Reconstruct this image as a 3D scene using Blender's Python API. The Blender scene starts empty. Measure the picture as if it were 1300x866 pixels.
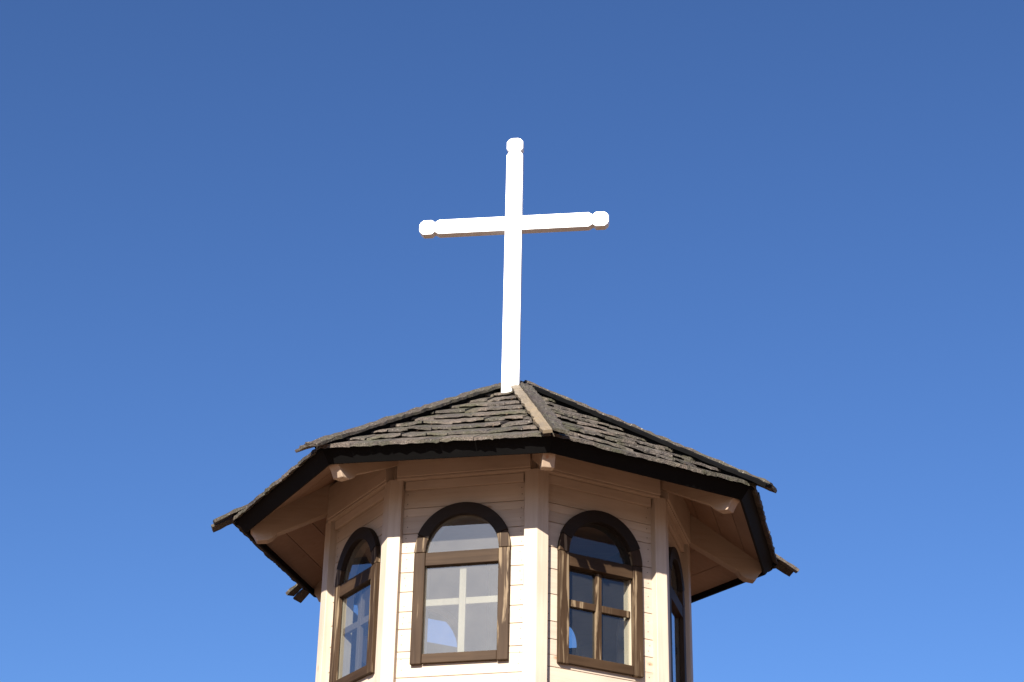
import bpy, bmesh, math, random
from mathutils import Vector, Matrix

scene = bpy.context.scene
col = scene.collection
R_ = math.radians

# ------------------------------------------------------------------ camera
S = 1.6                      # metres per fitted unit (1 unit = radius of the corner posts)
CAM_Z = 1.65
Z0 = CAM_Z + 3.1580 * S      # height of the underside of the eaves fascia
cam_d = bpy.data.cameras.new('camera')
cam = bpy.data.objects.new('camera', cam_d)
col.objects.link(cam)
yaw, pitch, roll, fpx = -0.0011, 0.4512, 0.0198, 2247.57
fwd = Vector((math.sin(yaw)*math.cos(pitch), math.cos(yaw)*math.cos(pitch), math.sin(pitch)))
rgt = Vector((math.cos(yaw), -math.sin(yaw), 0))
upv = rgt.cross(fwd)
r2 = rgt*math.cos(roll) + upv*math.sin(roll)
u2 = upv*math.cos(roll) - rgt*math.sin(roll)
cam.matrix_world = Matrix(((r2.x, u2.x, -fwd.x, 0), (r2.y, u2.y, -fwd.y, -9.1314*S),
                           (r2.z, u2.z, -fwd.z, CAM_Z), (0, 0, 0, 1)))
cam_d.sensor_width = 36.0
cam_d.lens = fpx/1300*36.0
cam_d.clip_start = 0.1
cam_d.clip_end = 20000
scene.camera = cam
scene.render.resolution_x, scene.render.resolution_y = 1024, 682

# ------------------------------------------------------------------ light
SUN_AZ, SUN_EL = R_(-15.5), R_(28.2)          # azimuth from the camera's side (-y) towards +x
sdir = Vector((math.sin(SUN_AZ)*math.cos(SUN_EL), -math.cos(SUN_AZ)*math.cos(SUN_EL), math.sin(SUN_EL)))
world = bpy.data.worlds.new('World')
scene.world = world
world.use_nodes = True
wn = world.node_tree
wn.nodes.clear()
sky = wn.nodes.new('ShaderNodeTexSky')
sky.sky_type = 'NISHITA'
sky.sun_disc = False
sky.sun_elevation = SUN_EL
sky.sun_rotation = math.atan2(sdir.x, sdir.y)
sky.altitude = 1000
sky.air_density = 1.1
sky.dust_density = 2.5
sky.ozone_density = 10.0
bg = wn.nodes.new('ShaderNodeBackground')
bg.inputs['Strength'].default_value = 0.053
wo = wn.nodes.new('ShaderNodeOutputWorld')
wb = wn.nodes.new('ShaderNodeMix')           # white balance of the whole sky
wb.data_type, wb.blend_type = 'RGBA', 'MULTIPLY'
wb.inputs[0].default_value = 1.0
wb.inputs[7].default_value = (1.06, 1.01, 1.065, 1)
wn.links.new(sky.outputs[0], wb.inputs[6])
wn.links.new(wb.outputs[2], bg.inputs[0])
wn.links.new(bg.outputs[0], wo.inputs[0])
sun_d = bpy.data.lights.new('sun', 'SUN')
sun_d.energy = 5.0
sun_d.angle = R_(0.53)
sun_d.color = (1.0, 0.94, 0.85)
sun = bpy.data.objects.new('sun', sun_d)
sun.rotation_euler = sdir.to_track_quat('Z', 'Y').to_euler()
sun.location = (0, 0, 40)
col.objects.link(sun)
vs = scene.view_settings
vs.view_transform = 'Standard'
vs.look = 'None'
vs.gamma = 1.0
vs.use_curve_mapping = False
vs.exposure = 1.38

random.seed(11)

# ------------------------------------------------------------------ materials
def new_mat(name):
    m = bpy.data.materials.new(name)
    m.use_nodes = True
    nt = m.node_tree
    b = nt.nodes['Principled BSDF']
    return m, nt, b

def N(nt, typ, **kw):
    n = nt.nodes.new(typ)
    for k, v in kw.items():
        setattr(n, k, v)
    return n

def ramp(nt, fac, stops):
    r = N(nt, 'ShaderNodeValToRGB')
    e = r.color_ramp.elements
    e[0].position, e[0].color = stops[0][0], (*stops[0][1], 1)
    e[1].position, e[1].color = stops[-1][0], (*stops[-1][1], 1)
    for p, c in stops[1:-1]:
        x = e.new(p)
        x.color = (*c, 1)
    nt.links.new(fac, r.inputs[0])
    return r.outputs[0]

def mix(nt, fac, a, b, mode='MIX'):
    m = N(nt, 'ShaderNodeMix', data_type='RGBA', blend_type=mode)
    for s, v in ((m.inputs[0], fac), (m.inputs[6], a), (m.inputs[7], b)):
        if isinstance(v, (int, float)):
            s.default_value = v
        elif isinstance(v, tuple):
            s.default_value = (*v, 1)
        else:
            nt.links.new(v, s)
    return m.outputs[2]

def noise(nt, vec, scale, detail=6, rough=.6, dist=0):
    n = N(nt, 'ShaderNodeTexNoise')
    n.inputs['Scale'].default_value = scale
    n.inputs['Detail'].default_value = detail
    n.inputs['Roughness'].default_value = rough
    n.inputs['Distortion'].default_value = dist
    nt.links.new(vec, n.inputs['Vector'])
    return n.outputs['Fac']

def shifted_coords(nt):
    """object coordinates shifted by a random amount per object and per loose board"""
    tc = N(nt, 'ShaderNodeTexCoord')
    oi = N(nt, 'ShaderNodeObjectInfo')
    ge = N(nt, 'ShaderNodeNewGeometry')
    a = N(nt, 'ShaderNodeMath', operation='ADD')
    nt.links.new(oi.outputs['Random'], a.inputs[0])
    nt.links.new(ge.outputs['Random Per Island'], a.inputs[1])
    s = N(nt, 'ShaderNodeMath', operation='MULTIPLY')
    nt.links.new(a.outputs[0], s.inputs[0])
    s.inputs[1].default_value = 37.0
    v = N(nt, 'ShaderNodeVectorMath', operation='ADD')
    nt.links.new(tc.outputs['Object'], v.inputs[0])
    nt.links.new(s.outputs[0], v.inputs[1])
    return v.outputs[0], ge.outputs['Random Per Island'], tc

def wood(name, dark, mid, light, axis, rough=.6, knots=None, bump=.25, grain=38, tint=.12, wear=None, spec=.35):
    m, nt, b = new_mat(name)
    vec, isl, tc = shifted_coords(nt)
    mp = N(nt, 'ShaderNodeMapping')
    sc = [1, 1, 1]
    sc[axis] = .055
    mp.inputs['Scale'].default_value = sc
    nt.links.new(vec, mp.inputs['Vector'])
    g = noise(nt, mp.outputs[0], grain, 7, .65, .6)
    big = noise(nt, vec, 1.7, 3, .5)
    c = ramp(nt, g, [(.28, dark), (.5, mid), (.72, light)])
    c = mix(nt, .55, c, ramp(nt, big, [(.3, tuple(x*.86 for x in mid)), (.7, tuple(min(x*1.1, .92) for x in light))]))
    t = ramp(nt, isl, [(0, (1-tint,)*3), (1, (1+tint*.4,)*3)])
    c = mix(nt, 1.0, c, t, 'MULTIPLY')
    if knots:
        vo = N(nt, 'ShaderNodeTexVoronoi')
        mk = N(nt, 'ShaderNodeMapping')
        ks = [1, 1, 1]
        ks[axis] = .5
        mk.inputs['Scale'].default_value = ks
        nt.links.new(vec, mk.inputs['Vector'])
        nt.links.new(mk.outputs[0], vo.inputs['Vector'])
        vo.inputs['Scale'].default_value = 4.2
        k = ramp(nt, vo.outputs['Distance'], [(.03, (1, 1, 1)), (.085, (0, 0, 0))])
        c = mix(nt, k, c, knots)
    if wear:
        w = noise(nt, mp.outputs[0], 16, 5, .55, 1.5)
        wf = ramp(nt, w, [(.57, (0, 0, 0)), (.63, (1, 1, 1))])
        c = mix(nt, wf, c, wear)
    nt.links.new(c, b.inputs['Base Color'])
    b.inputs['Roughness'].default_value = rough
    b.inputs['Specular IOR Level'].default_value = spec
    bp = N(nt, 'ShaderNodeBump')
    bp.inputs['Strength'].default_value = bump
    bp.inputs['Distance'].default_value = .004
    nt.links.new(g, bp.inputs['Height'])
    nt.links.new(bp.outputs[0], b.inputs['Normal'])
    return m

PALE = ((.33, .25, .185), (.43, .345, .262), (.49, .405, .318))
pale_x = wood('pale_pine_boards', *PALE, axis=0, knots=(.30, .17, .09), grain=30, bump=.15, tint=.10)
pale_z = wood('pale_pine_post', *PALE, axis=2, knots=(.34, .2, .11), grain=30, bump=.15, tint=.08)
pale_y = wood('pale_pine_rafter', (.29, .20, .135), (.37, .27, .19), (.43, .33, .24), axis=1, knots=(.3, .15, .08), grain=26, bump=.15)
soffit_m = wood('soffit_boards', (.22, .135, .085), (.28, .18, .12), (.34, .23, .16), axis=0, knots=(.2, .11, .06), grain=26, bump=.15, tint=.2)
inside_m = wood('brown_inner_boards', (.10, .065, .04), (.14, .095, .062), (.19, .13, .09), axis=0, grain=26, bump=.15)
jamb_m = wood('natural_window_lining', (.24, .19, .13), (.31, .255, .18), (.37, .31, .235), axis=2, grain=30, bump=.1)
STAIN = ((.013, .0065, .0033), (.030, .0165, .0085), (.058, .035, .019))
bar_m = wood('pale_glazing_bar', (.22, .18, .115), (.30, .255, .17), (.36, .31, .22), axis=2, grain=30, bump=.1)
bar2_m = wood('aged_glazing_bar', (.06, .045, .03), (.09, .07, .05), (.12, .095, .07), axis=2, grain=30, bump=.1)
stain_z = wood('stained_upright', *STAIN, axis=2, rough=.6, grain=34, bump=.5, wear=(.17, .122, .074), spec=.12)
stain_x = wood('stained_rail', *STAIN, axis=0, rough=.6, grain=34, bump=.4, spec=.12)
arch_m = wood('eave_shade_arch_stain', (.009, .006, .005), (.016, .011, .008), (.028, .019, .013), axis=0, rough=.6, grain=30, bump=.3, spec=.15)  # stain colour darkened to put in the eave shade over the arch
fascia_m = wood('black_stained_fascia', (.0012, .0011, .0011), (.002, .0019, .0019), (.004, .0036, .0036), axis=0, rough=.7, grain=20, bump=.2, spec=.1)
ochre_m = wood('worn_hip_plank', (.06, .055, .05), (.125, .098, .066), (.20, .15, .09), axis=1, rough=.6, grain=14, bump=.4)

def shingle_mat(name, cols, moss, lich=(.61, .67)):
    m, nt, b = new_mat(name)
    vec, isl, tc = shifted_coords(nt)
    g = noise(nt, vec, 26, 8, .7, .4)
    f = noise(nt, vec, 110, 5, .7)
    c = ramp(nt, g, [(.3, cols[0]), (.5, cols[1]), (.7, cols[2])])
    c = mix(nt, .45, c, ramp(nt, f, [(.38, cols[0]), (.62, tuple(min(1, x*1.5) for x in cols[2]))]))
    t = ramp(nt, isl, [(0, (.50, .48, .47)), (.5, (.95, .95, .95)), (1, (1.4, 1.34, 1.28))])
    c = mix(nt, 1.0, c, t, 'MULTIPLY')
    mo = noise(nt, tc.outputs['Object'], 3.2, 6, .7)
    mf = ramp(nt, mo, [(.47, (0, 0, 0)), (.66, (.85, .85, .85))])
    c = mix(nt, mf, c, moss)
    li = noise(nt, vec, 62, 6, .7, .8)
    lf = ramp(nt, li, [(lich[0], (0, 0, 0)), (lich[1], (1, 1, 1))])
    c = mix(nt, lf, c, (.30, .27, .22))
    nt.links.new(c, b.inputs['Base Color'])
    b.inputs['Roughness'].default_value = .75
    bp = N(nt, 'ShaderNodeBump')
    bp.inputs['Strength'].default_value = 1.0
    bp.inputs['Distance'].default_value = .028
    nt.links.new(g, bp.inputs['Height'])
    bp2 = N(nt, 'ShaderNodeBump')
    bp2.inputs['Strength'].default_value = .7
    bp2.inputs['Distance'].default_value = .005
    nt.links.new(f, bp2.inputs['Height'])
    nt.links.new(bp.outputs[0], bp2.inputs['Normal'])
    nt.links.new(bp2.outputs[0], b.inputs['Normal'])
    return m
shingle_m = shingle_mat('weathered_shingles', ((.015, .0115, .009), (.048, .037, .029), (.132, .107, .086)), (.043, .043, .017))
cap_m = shingle_mat('weathered_hip_boards', ((.028, .02, .016), (.065, .048, .037), (.13, .10, .075)), (.055, .052, .026), (.58, .66))

nail_m, nt, b = new_mat('nail_steel')
b.inputs['Base Color'].default_value = (.11, .085, .07, 1)
b.inputs['Roughness'].default_value = .6
white_m, nt, b = new_mat('white_gloss_paint')
tc = N(nt, 'ShaderNodeTexCoord')
nn = noise(nt, tc.outputs['Object'], 9, 5, .6)
nt.links.new(ramp(nt, nn, [(.3, (.80, .79, .77)), (.7, (.86, .855, .84))]), b.inputs['Base Color'])
b.inputs['Roughness'].default_value = .35

def glass_mat(name, dust_haze, refl, tint=(.95, .97, 1, 1), dcol=(.3, .29, .27, 1)):
    m, nt, b = new_mat(name)
    nt.nodes.remove(b)
    out = nt.nodes['Material Output']
    tr = N(nt, 'ShaderNodeBsdfTransparent')
    tr.inputs[0].default_value = (.92, .945, .95, 1)
    gl = N(nt, 'ShaderNodeBsdfGlossy')
    gl.inputs['Roughness'].default_value = .01
    gl.inputs['Color'].default_value = tint
    di = N(nt, 'ShaderNodeBsdfDiffuse')
    di.inputs['Color'].default_value = dcol
    lw = N(nt, 'ShaderNodeFresnel')
    lw.inputs['IOR'].default_value = 1.5
    mr = N(nt, 'ShaderNodeMapRange')
    mr.inputs['From Min'].default_value = .0
    mr.inputs['From Max'].default_value = 1.0
    mr.inputs['To Min'].default_value = refl
    mr.inputs['To Max'].default_value = 1.0
    nt.links.new(lw.outputs[0], mr.inputs['Value'])
    m1 = N(nt, 'ShaderNodeMixShader')
    tcn = N(nt, 'ShaderNodeTexCoord')
    d = noise(nt, tcn.outputs['Object'], 5, 6, .65)
    dr = N(nt, 'ShaderNodeMapRange')
    dr.inputs['From Min'].default_value = .25
    dr.inputs['From Max'].default_value = .75
    dr.inputs['To Min'].default_value = dust_haze*.75
    dr.inputs['To Max'].default_value = dust_haze*1.25
    nt.links.new(d, dr.inputs['Value'])
    nt.links.new(dr.outputs[0], m1.inputs[0])
    nt.links.new(tr.outputs[0], m1.inputs[1])
    nt.links.new(di.outputs[0], m1.inputs[2])
    m2 = N(nt, 'ShaderNodeMixShader')
    # only the outer skin of the pane reflects and carries dust; its inner skin just lets light through
    ge = N(nt, 'ShaderNodeNewGeometry')
    fr = N(nt, 'ShaderNodeMath', operation='SUBTRACT')
    fr.inputs[0].default_value = 1.0
    nt.links.new(ge.outputs['Backfacing'], fr.inputs[1])
    fm = N(nt, 'ShaderNodeMath', operation='MULTIPLY')
    nt.links.new(mr.outputs[0], fm.inputs[0])
    nt.links.new(fr.outputs[0], fm.inputs[1])
    nt.links.new(fm.outputs[0], m2.inputs[0])
    nt.links.new(m1.outputs[0], m2.inputs[1])
    nt.links.new(gl.outputs[0], m2.inputs[2])
    # very slight waviness of the panes
    bp = N(nt, 'ShaderNodeBump')
    bp.inputs['Strength'].default_value = .03
    bp.inputs['Distance'].default_value = .01
    w = noise(nt, tcn.outputs['Object'], 2.5, 1, .4)
    nt.links.new(w, bp.inputs['Height'])
    nt.links.new(bp.outputs[0], gl.inputs['Normal'])
    nt.links.new(m2.outputs[0], out.inputs[0])
    return m
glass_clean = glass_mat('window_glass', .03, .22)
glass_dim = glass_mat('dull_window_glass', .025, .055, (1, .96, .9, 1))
glass_haze = glass_mat('sky_haze_window_glass', .11, .19, (1, .87, .66, 1), (.36, .32, .265, 1))  # warm tint and pale film imitate bright sky haze reflected in this pane
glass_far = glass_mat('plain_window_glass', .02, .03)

ground_m, nt, b = new_mat('dry_ground')
tc = N(nt, 'ShaderNodeTexCoord')
n1 = noise(nt, tc.outputs['Object'], .05, 8, .65)
n2 = noise(nt, tc.outputs['Object'], 3.0, 8, .7)
c = ramp(nt, n1, [(.35, (.115, .06, .03)), (.65, (.155, .083, .044))])
c = mix(nt, .4, c, ramp(nt, n2, [(.35, (.07, .033, .016)), (.65, (.15, .075, .04))]))
nt.links.new(c, b.inputs['Base Color'])
b.inputs['Roughness'].default_value = .95

# ------------------------------------------------------------------ helpers
def P3(x, y, z):
    return Vector((x*S, y*S, z*S + Z0))

def link(name, bm, mats, parent=None, bevel=0, rot=0):
    bmesh.ops.recalc_face_normals(bm, faces=bm.faces)
    me = bpy.data.meshes.new(name)
    bm.to_mesh(me)
    bm.free()
    for m in (mats if isinstance(mats, (list, tuple)) else [mats]):
        me.materials.append(m)
    o = bpy.data.objects.new(name, me)
    col.objects.link(o)
    o.parent = parent
    o.rotation_euler = (0, 0, rot)
    if bevel:
        md = o.modifiers.new('bevel', 'BEVEL')
        md.width = bevel
        md.segments = 2
        md.limit_method = 'ANGLE'
        md.angle_limit = R_(35)
    return o

def prism(bm, pts, vec, mi=0):
    """closed polygon pts (Vectors) extruded along vec"""
    a = [bm.verts.new(p) for p in pts]
    c = [bm.verts.new(p + vec) for p in pts]
    fs = [bm.faces.new(a), bm.faces.new(list(reversed(c)))]
    n = len(pts)
    for i in range(n):
        fs.append(bm.faces.new((a[i], c[i], c[(i+1) % n], a[(i+1) % n])))
    for f in fs:
        f.material_index = mi
    return fs

def box(bm, x0, x1, y0, y1, z0, z1, mi=0):
    prism(bm, [P3(x0, y0, z0), P3(x1, y0, z0), P3(x1, y0, z1), P3(x0, y0, z1)], Vector((0, (y1-y0)*S, 0)), mi)

# ------------------------------------------------------------------ ground
bm = bmesh.new()
bmesh.ops.create_circle(bm, cap_ends=True, segments=96, radius=6000)
g = link('ground', bm, ground_m)
g['kind'] = 'structure'

# ------------------------------------------------------------------ tower
TH = .1315
C225 = math.cos(math.pi/8)
AW = .9576*C225              # apothem of the boarded wall face
AP = 1.0*C225                # apothem of the corner posts' outer faces
HW = .9576*math.sin(math.pi/8)
ZB = -Z0/S                   # ground level in units
ZH = .088                    # underside of the ring beam

tower = bpy.data.objects.new('chapel_tower', None)
col.objects.link(tower)
tower['label'] = 'octagonal pale wooden tower with arched brown windows under a dark shingled roof'
tower['category'] = 'tower'

def fang(k):
    return TH + R_(45*k + 22.5)
def cang(k):
    return TH + R_(45*k)

KS = [-3, -2, -1, 0, 1, 2, 3, 4]
OPEN_HW, OPEN_B, SPR = .200, -.825, -.300     # hidden edge of the hole behind the casing

def hole_x(z):
    if z < OPEN_B:
        return None
    if z <= SPR:
        return OPEN_HW
    d = z - SPR
    if d >= OPEN_HW:
        return None
    return math.sqrt(OPEN_HW**2 - d*d)

def make_wall(k):
    rnd = random.Random(100 + k)
    bm = bmesh.new()
    zs = [.30]
    z = .30
    while z > ZB + .05:
        z -= rnd.choice([.088, .10, .112, .128, .135])
        zs.append(max(z, ZB))
    e = .0022           # chamfer
    gp = .0011
    def piece(poly_fn, z0, z1):
        rows = 7
        zz = [z0 + (z1-z0)*i/(rows-1) for i in range(rows)]
        left = [poly_fn(q)[0] for q in zz]
        right = [poly_fn(q)[1] for q in zz]
        def ring(y, ins):
            L = []
            for i, q in enumerate(zz):
                q2 = min(max(q, z0+ins), z1-ins)
                L.append(P3(right[i], y, q2))
            for i in range(rows-1, -1, -1):
                q2 = min(max(zz[i], z0+ins), z1-ins)
                L.append(P3(left[i], y, q2))
            return L
        rings = [ring(-AW, e), ring(-AW+e, 0), ring(-AW+.03, 0)]
        vv = [[bm.verts.new(p) for p in r] for r in rings]
        n = len(vv[0])
        bm.faces.new(vv[0])
        bm.faces.new(list(reversed(vv[2])))
        for a, b_ in ((0, 1), (1, 2)):
            for i in range(n):
                bm.faces.new((vv[a][i], vv[b_][i], vv[b_][(i+1) % n], vv[a][(i+1) % n]))
    hw = HW - .004
    for za, zb in zip(zs[1:], zs[:-1]):
        z0, z1 = za+gp, zb-gp
        # split boards at the hole
        cuts = [z0] + [q for q in (OPEN_B, SPR+OPEN_HW) if z0 + .002 < q < z1 - .002] + [z1]
        for a, b_ in zip(cuts[:-1], cuts[1:]):
            mid = (a+b_)/2
            if hole_x(mid) is None:
                piece(lambda q: (-hw, hw), a, b_)
            else:
                piece(lambda q: (-hw, -(hole_x(min(max(q, a+1e-4), b_-1e-4)) or .004)), a, b_)
                piece(lambda q: ((hole_x(min(max(q, a+1e-4), b_-1e-4)) or .004), hw), a, b_)
    # nail heads near the board ends
    for za, zb in zip(zs[1:], zs[:-1]):
        if zb < -2.2:
            continue
        for sx in (-1, 1):
            for fz in (.28, .72):
                nx = sx*(hw - .058 - rnd.uniform(.005, .016))
                nz = za + (zb-za)*fz + rnd.uniform(-.006, .006)
                if abs(nx) > .26 or nz < -.88 or nz > 0:
                    prism(bm, [P3(nx + .0030*math.cos(t*math.pi/3), -AW - .0008, nz + .0030*math.sin(t*math.pi/3)) for t in range(6)],
                          Vector((0, .004*S, 0)), 1)
    # inner lining with the same hole: one sheet left, right, above, below
    yi0, yi1 = -AW+.032, -AW+.06
    HL = HW - .03
    arc = [(OPEN_HW*math.cos(t), SPR + OPEN_HW*math.sin(t)) for t in [math.pi*i/24 for i in range(25)]]
    up = [P3(HL, yi0, .28)] + [P3(-HL, yi0, .28)] + [P3(-HL, yi0, SPR)] + [P3(x, yi0, zz) for x, zz in reversed(arc)] + [P3(HL, yi0, SPR)]
    v = Vector((0, (yi1-yi0)*S, 0))
    prism(bm, up, v, 2)
    prism(bm, [P3(-HL, yi0, OPEN_B), P3(-OPEN_HW, yi0, OPEN_B), P3(-OPEN_HW, yi0, SPR-.001), P3(-HL, yi0, SPR-.001)], v, 2)
    prism(bm, [P3(OPEN_HW, yi0, OPEN_B), P3(HL, yi0, OPEN_B), P3(HL, yi0, SPR-.001), P3(OPEN_HW, yi0, SPR-.001)], v, 2)
    prism(bm, [P3(-HL, yi0, ZB), P3(HL, yi0, ZB), P3(HL, yi0, OPEN_B-.001), P3(-HL, yi0, OPEN_B-.001)], v, 2)
    return link('wall', bm, [pale_x, nail_m, inside_m], tower, rot=fang(k))

for k in KS:
    make_wall(k)

# corner posts
def make_post():
    bm = bmesh.new()
    w, dpt = .066, .052
    sn, cs = math.sin(math.pi/8), C225
    def pr(w_, d_):   # along right face, inward
        return (w_*cs - d_*sn, -1 + w_*sn + d_*cs)
    a, b_ = pr(w, 0), pr(w, dpt)
    inner = (0, -1 + dpt/cs)
    poly = [(0, -1), a, b_, inner, (-b_[0], b_[1]), (-a[0], a[1])]
    prism(bm, [P3(x, y, ZB) for x, y in poly], Vector((0, 0, (ZH+.004-ZB)*S)))
    return bm
post0 = link('corner_post', make_post(), pale_z, tower, bevel=.005, rot=cang(KS[0]))
for k in KS[1:]:
    o = post0.copy()
    col.objects.link(o)
    o.parent = tower
    o.rotation_euler = (0, 0, cang(k))

# ring beam sections and trim boards
bm = bmesh.new()
e = math.sin(math.pi/8) - .036
box(bm, -e, e, -AP-.012, -AP+.06, ZH+.010, .285)
bm2 = bmesh.new()
# little moulding under the beam
box(bm2, -e, e, -AP-.004, -AP+.05, ZH-.004, ZH+.0085)
beam0 = link('ring_beam', bm, pale_x, tower, bevel=.005, rot=fang(KS[0]))
mold0 = link('moulding', bm2, pale_x, tower, bevel=.004, rot=fang(KS[0]))
bm = bmesh.new()
e2 = math.sin(math.pi/8) - .076
box(bm, -e2, e2, -AW-.020, -AW-.001, .036, ZH-.0055)
trim0 = link('trim_board', bm, pale_x, tower, bevel=.004, rot=fang(KS[0]))
for k in KS[1:]:
    for src in (beam0, mold0, trim0):
        o = src.copy()
        col.objects.link(o)
        o.parent = tower
        o.rotation_euler = (0, 0, fang(k))

# inside: ceiling and floor
def octo(bm, r, z0, z1):
    prism(bm, [P3(r*math.sin(cang(k)), -r*math.cos(cang(k)), z0) for k in range(8)], Vector((0, 0, (z1-z0)*S)))
bm = bmesh.new(); octo(bm, .905, .20, .225)
link('ceiling', bm, soffit_m, tower)
bm = bmesh.new(); octo(bm, .885, -1.50, -1.47)
link('floor', bm, soffit_m, tower)

# ------------------------------------------------------------------ windows
FO, FI = .244, .187          # casing outer and inner half width
YF = -AW - .026              # casing front
def arcpts(r, t0, t1, n, y):
    return [P3(r*math.cos(t0+(t1-t0)*i/n), y, SPR + r*math.sin(t0+(t1-t0)*i/n)) for i in range(n+1)]

def make_window(k, glass, muntin_mat, recessed):
    rot = fang(k)
    v = Vector((0, (-AW-.001-YF)*S, 0))
    bm = bmesh.new()
    box(bm, -FI+.001, FI-.001, YF+.003, -AW+.03, -.370, -.303)
    win = link('window', bm, stain_x, tower, bevel=.004, rot=rot)
    def sub(name, bm, mat, bevel=.004):
        o = link(name, bm, mat, win, bevel=bevel)
        return o
    # arch in three boards; the two short ones stand on the uprights
    a1 = R_(22)
    for t0, t1, mt in ((.003, a1-.003, stain_z), (a1, math.pi-a1, arch_m), (math.pi-a1+.003, math.pi-.003, stain_z)):
        bm = bmesh.new()
        n = 4 if t1-t0 < 1 else 30
        ro = FO + (.004 if n == 30 else .001)
        prism(bm, arcpts(ro, t0, t1, n, YF-(.003 if n == 30 else 0)) + list(reversed(arcpts(FI, t0, t1, n, YF-(.003 if n == 30 else 0)))),
              v + Vector((0, (.003*S if n == 30 else 0), 0)))
        sub('arch_board', bm, mt, .004)
    bm = bmesh.new()
    box(bm, -FI+.001, FI-.001, YF+.004, -AW+.012, -.858, -.812)
    sub('bottom_rail', bm, stain_x)
    for s in (-1, 1):
        x0, x1 = sorted((s*FI, s*FO))
        bm = bmesh.new()
        box(bm, x0, x1, YF, -AW-.001, -.862, SPR-.001)
        sub('upright', bm, stain_z, .006)
    # lining of the reveal, behind the glass
    bm = bmesh.new()
    yl0, yl1 = -AW+.004, -AW+.064
    LO, LI = OPEN_HW-.001, OPEN_HW-.013
    vl = Vector((0, (yl1-yl0)*S, 0))
    for s in (-1, 1):
        x0, x1 = sorted((s*LI, s*LO))
        box(bm, x0, x1, yl0, yl1, OPEN_B+.002, SPR)
    box(bm, -LI+.001, LI-.001, yl0+.001, yl1, OPEN_B+.002, OPEN_B+.014)
    sub('lining', bm, jamb_m, .003)
    bm = bmesh.new()
    prism(bm, arcpts(LO, .01, math.pi-.01, 32, yl0) + list(reversed(arcpts(LI, .01, math.pi-.01, 32, yl0))), vl)
    sub('arch_lining', bm, arch_m if recessed else jamb_m, .003)
    # glazing bars of the lower light
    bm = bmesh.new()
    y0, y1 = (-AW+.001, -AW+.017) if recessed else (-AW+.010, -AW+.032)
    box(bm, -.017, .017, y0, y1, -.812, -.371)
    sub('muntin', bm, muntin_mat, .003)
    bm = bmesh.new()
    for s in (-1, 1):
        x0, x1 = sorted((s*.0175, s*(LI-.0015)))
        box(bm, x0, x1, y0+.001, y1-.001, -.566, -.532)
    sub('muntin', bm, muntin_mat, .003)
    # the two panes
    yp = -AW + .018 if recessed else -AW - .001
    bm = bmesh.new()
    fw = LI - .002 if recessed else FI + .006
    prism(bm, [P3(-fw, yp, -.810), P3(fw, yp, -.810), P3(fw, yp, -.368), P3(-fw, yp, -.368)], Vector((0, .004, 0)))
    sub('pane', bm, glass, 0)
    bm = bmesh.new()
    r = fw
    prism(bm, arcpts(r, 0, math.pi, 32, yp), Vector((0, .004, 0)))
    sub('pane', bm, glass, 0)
    return win

for k in KS:
    # face between corner k and corner k+1; -1 is the one turned most towards the sun
    make_window(k, {-1: glass_haze, 0: glass_dim, -2: glass_clean, 1: glass_clean}.get(k, glass_far), {-1: bar_m, -2: bar2_m}.get(k, stain_z), k == 0)

# ------------------------------------------------------------------ roof
ZA = .985
RT = 1.515
ZT = .050
DZ = {-2: .0109, -1: .0236, 0: .0001, 1: -.0035, 2: -.0311}
DR = {-2: -.016, -1: .0279, 0: -.0001, 1: -.0007, 2: -.0111}
DA = {-2: .0067, -1: .0097, 0: -.0064, 1: .0066, 2: .0223}
def wrap(k):
    return (k + 3) % 8 - 3
def rc(k, R, z):
    """point at radius R on hip k; the hand-built roof's corners are a few cm out of true"""
    k = wrap(k)
    q = R/RT
    a = cang(k) + DA.get(k, 0)*q
    r = R + DR.get(k, 0)*q
    return P3(r*math.sin(a) + .0146*max(0, 1-q), -r*math.cos(a), z + DZ.get(k, 0)*q)
def zs_(R, off=0):
    return ZA - (ZA-ZT)*R/RT + off

# deck = underside seen as soffit; boards run parallel to the eaves
bm = bmesh.new()
rs = [1.455, 1.33, 1.20, 1.07, .94, .80, .40, .02]
for k in KS:
    for ra, rb in zip(rs[:-1], rs[1:]):
        ra2 = ra - .003
        lo = [rc(k, ra2, zs_(ra2, -.060)), rc(k+1, ra2, zs_(ra2, -.060)), rc(k+1, rb, zs_(rb, -.060)), rc(k, rb, zs_(rb, -.060))]
        prism(bm, lo, Vector((0, 0, .025*S)))
    # solid sheet just above, closing the joints
    lo = [rc(k, 1.45, zs_(1.45, -.034)), rc(k+1, 1.45, zs_(1.45, -.034)), rc(k+1, .02, zs_(.02, -.034)), rc(k, .02, zs_(.02, -.034))]
    prism(bm, lo, Vector((0, 0, .012*S)))
roof = link('roof', bm, soffit_m, tower)

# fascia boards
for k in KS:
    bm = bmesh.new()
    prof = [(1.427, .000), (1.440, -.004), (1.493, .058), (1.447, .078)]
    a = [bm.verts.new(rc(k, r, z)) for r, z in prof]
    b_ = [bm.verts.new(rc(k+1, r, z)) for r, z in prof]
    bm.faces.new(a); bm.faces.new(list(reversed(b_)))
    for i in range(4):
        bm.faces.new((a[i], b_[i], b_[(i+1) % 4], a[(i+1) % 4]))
    link('fascia', bm, fascia_m, roof, bevel=.003)

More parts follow.
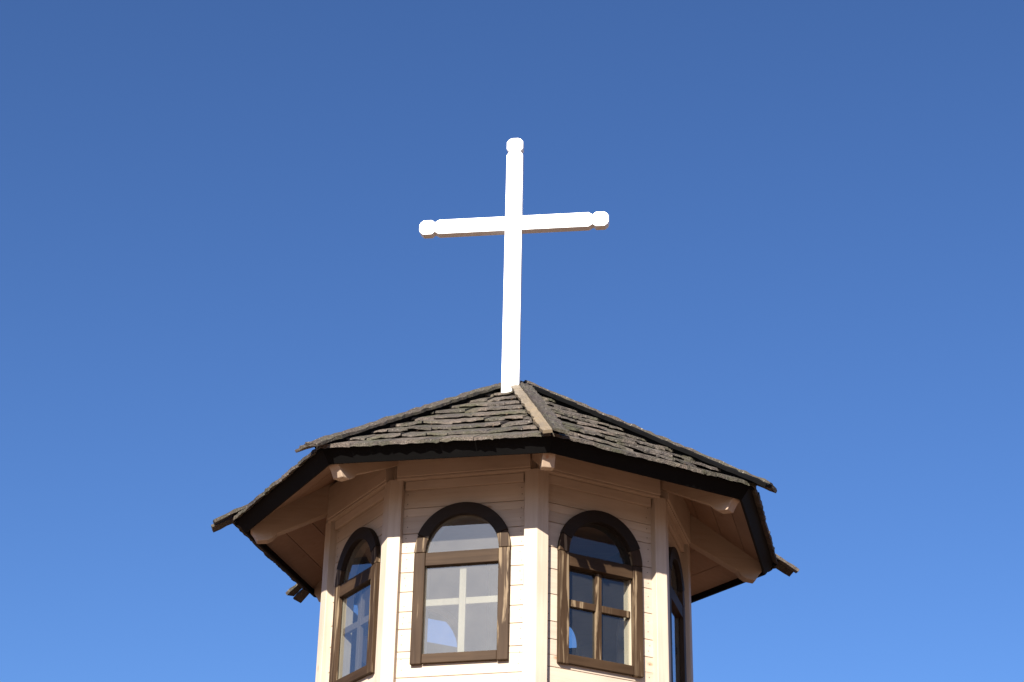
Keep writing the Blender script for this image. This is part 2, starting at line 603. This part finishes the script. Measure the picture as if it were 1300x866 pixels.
# hip rafters with shaped tails
prof = [(.90, .185), (1.270, -.004), (1.292, -.030), (1.318, -.046), (1.372, -.052), (1.392, -.020), (1.412, .004), (1.412, None), (.90, None)]
for k in KS:
    bm = bmesh.new()
    pts = []
    w = .031
    for r, z in prof:
        if z is None:
            z = zs_(r, -.062)
        pts.append((r, z))
    side = Vector((math.cos(cang(k)), math.sin(cang(k)), 0))*w*S
    prism(bm, [rc(k, r, z) - side for r, z in pts], side*2)
    # local frame: grain along the rafter (object y) by rotating the object
    for v_ in bm.verts:
        v_.co = Matrix.Rotation(-cang(k), 4, 'Z') @ v_.co
    link('rafter', bm, pale_y, roof, bevel=.006, rot=cang(k))

# shingles: one mesh per slope
def slope_pt(k, a, R, off):
    A, B = rc(k, R, zs_(R)), rc(k+1, R, zs_(R))
    p = A.lerp(B, a)
    A0, B0, T = rc(k, RT, ZT), rc(k+1, RT, ZT), rc(k, 0, ZA)
    n = (B0-A0).cross(T-A0).normalized()
    if n.z < 0:
        n = -n
    return p + n*off*S

NC = 10
for k in KS:
    rnd = random.Random(500 + k)
    bm = bmesh.new()
    dR = (RT-.02)/NC
    for i in range(NC):
        R0 = RT + .004 - i*dR
        R1 = max(R0 - dR*1.55, .004)
        Wd = R0*2*math.sin(math.pi/8)
        x = -Wd/2 - rnd.uniform(0, .06)
        while x < Wd/2:
            wdt = rnd.uniform(.07, .20)
            x0, x1 = max(x, -Wd/2), min(x + wdt - rnd.uniform(.0005, .003), Wd/2)
            x += wdt
            if x1 - x0 < .025:
                continue
            n = 5
            th = rnd.uniform(.007, .013)
            lift = rnd.uniform(.004, .016)
            jr = rnd.uniform(-.010, .010)
            skew = rnd.uniform(-.016, .016)
            tip = rnd.uniform(-.006, .006)
            if i == 0:
                lift, tip = rnd.uniform(.003, .006), rnd.uniform(-.001, .001)
                th = rnd.uniform(.014, .018)
            tops, bots, topb, botb = [], [], [], []
            for j in range(n+1):
                q = x0 + (x1-x0)*j/n
                a0 = q/Wd + .5
                W1 = R1*2*math.sin(math.pi/8)
                a1 = min(max(q/max(W1, 1e-3) + .5, 0), 1)
                Rj = R0 + jr + skew*(j/n-.5) + rnd.uniform(-.007, .007)
                if i == 0:
                    Rj = R0 + .3*jr + .15*skew*(j/n-.5) + rnd.uniform(-.003, .003)
                curl = rnd.uniform(-.003, .004) + tip*(j/n-.5)*2
                botb.append(bm.verts.new(slope_pt(k, a0, Rj, -.014 + lift + curl + .010)))
                topb.append(bm.verts.new(slope_pt(k, a0, Rj - .006, -.004 + th + lift + curl)))
                tops.append(bm.verts.new(slope_pt(k, a1, R1, -.010)))
                bots.append(bm.verts.new(slope_pt(k, a1, R1, -.018)))
            for j in range(n):
                bm.faces.new((topb[j], topb[j+1], tops[j+1], tops[j]))
                bm.faces.new((botb[j], bots[j], bots[j+1], botb[j+1]))
                bm.faces.new((botb[j], botb[j+1], topb[j+1], topb[j]))
                bm.faces.new((bots[j], tops[j], tops[j+1], bots[j+1]))
            bm.faces.new((botb[0], topb[0], tops[0], bots[0]))
            bm.faces.new((botb[n], bots[n], tops[n], topb[n]))
    bmesh.ops.remove_doubles(bm, verts=bm.verts, dist=1e-6)
    link('shingle_slope', bm, shingle_m, roof)

# hip caps: two boards per hip in an upside-down V
RC = 1.602
for k in KS:
    rnd = random.Random(900 + k)
    bm = bmesh.new()
    Rt0 = {0: .150, -1: .15, 1: .055}.get(k, .075)
    RCk = RC - (.035 if k == 0 else 0)
    h = (rc(k, RC, zs_(RC)) - rc(k, 0.0, ZA)).normalized()
    for side in (-1, 1):
        kk = k if side == 1 else k-1
        A0, B0, T = rc(kk, RT, ZT), rc(kk+1, RT, ZT), rc(kk, 0, ZA)
        n = (B0-A0).cross(T-A0).normalized()
        if n.z < 0:
            n = -n
        ev = n.cross(h)
        mid = (A0+B0)/2
        if ev.dot(mid - rc(k, RT, ZT)) < 0:
            ev = -ev
        base_off = (.027 + (.004 if side == 1 else 0))*S
        th = .015*S
        wd = (.052 if k == 0 and side == -1 else .060)*S
        segs = 44
        rough_ = .3 if (k == 0 and side == -1) else 1.0
        Rs = Rt0 + (.075 if k == 0 and side == -1 else 0)
        rows = []
        for i in range(segs+1):
            R = Rs + (RCk + (0 if side == -1 else -.012) - Rs)*i/segs
            p = rc(k, R, zs_(R)) + n*(base_off + rnd.uniform(-.0015, .0015)*S)
            w0 = (-.030 if k == 1 else -.010)*S if side == 1 else .004*S
            w1 = wd + rnd.uniform(-.006, .006)*S
            ring = [bm.verts.new(p + ev*w0), bm.verts.new(p + ev*w1)]
            for j in range(6):
                w = w1 + (w0-w1)*j/5
                ring.append(bm.verts.new(p + ev*w + n*(th + rough_*rnd.uniform(-.004, .005)*S)))
            rows.append(ring)
        mi = 1 if (k == 0 and side == -1) else (2 if (k == 1 and side == -1) else 0)
        nr = len(rows[0])
        fs = [bm.faces.new(rows[0]), bm.faces.new(list(reversed(rows[-1])))]
        for i in range(segs):
            for j in range(nr):
                fs.append(bm.faces.new((rows[i][j], rows[i+1][j], rows[i+1][(j+1) % nr], rows[i][(j+1) % nr])))
        # added black batten: blocks the gap under the board, stands in for its shade
        q0, q1 = rc(k, Rs+.02, zs_(Rs+.02)), rc(k, RCk-.10, zs_(RCk-.10))
        g_ = .002*S
        bt = prism(bm, [q0 + ev*g_ - n*.012*S, q0 + ev*.034*S - n*.012*S, q0 + ev*.034*S + n*.0255*S, q0 + ev*g_ + n*.0255*S], q1-q0, 2)
        for f in fs:
            f.material_index = mi
    for v_ in bm.verts:
        v_.co = Matrix.Rotation(-cang(k), 4, 'Z') @ v_.co
    link('hip_cap', bm, [cap_m, ochre_m, fascia_m], roof, rot=cang(k))

# ------------------------------------------------------------------ cross
CA = R_(-8)
cross = bpy.data.objects.new('roof_cross', None)
col.objects.link(cross)
cross['label'] = 'white painted wooden cross with notched rounded ends standing on the roof peak'
cross['category'] = 'cross'
cx, cd = .0165, .205          # sideways and forward offset of its middle from the tower axis
cpos = P3(cx*math.cos(CA) + cd*math.sin(CA), cx*math.sin(CA) - cd*math.cos(CA), .80)
cross.location = cpos
cross.rotation_euler = (0, 0, CA)

def end_profile(L, hw):
    """outline of one end: points from the lower side round the knob to the upper side (along +u to L)"""
    kn, nd, nw, ch = .092, .016, .024, .027
    return [(L-kn-nw, -hw), (L-kn, -hw+nd), (L-kn+nw*.7, -hw), (L-ch*.9, -hw), (L-ch*.25, -hw+ch*.55), (L, -hw+ch*1.1),
            (L, hw-ch*1.1), (L-ch*.25, hw-ch*.55), (L-ch*.9, hw), (L-kn+nw*.7, hw), (L-kn, hw-nd), (L-kn-nw, hw)]
hw, dep = .0485, .047
top = 2.491 - .80
bm = bmesh.new()
out = [(x, z) for z, x in end_profile(top, hw)]
out = [(-.0500, -.10)] + out + [(.0500, -.10)]
prism(bm, [Vector((x*S, -dep/2*S, z*S)) for x, z in out], Vector((0, dep*S, 0)))
link('post', bm, white_m, cross, bevel=.006)
bm = bmesh.new()
zc = 1.912 - .80
rt = end_profile(.552, .0475)
lf = [(-x, -z) for x, z in rt]
d2 = dep + .005
prism(bm, [Vector((x*S, -d2/2*S, (z+zc)*S)) for x, z in rt + lf], Vector((0, d2*S, 0)))
link('crossbar', bm, white_m, cross, bevel=.006)
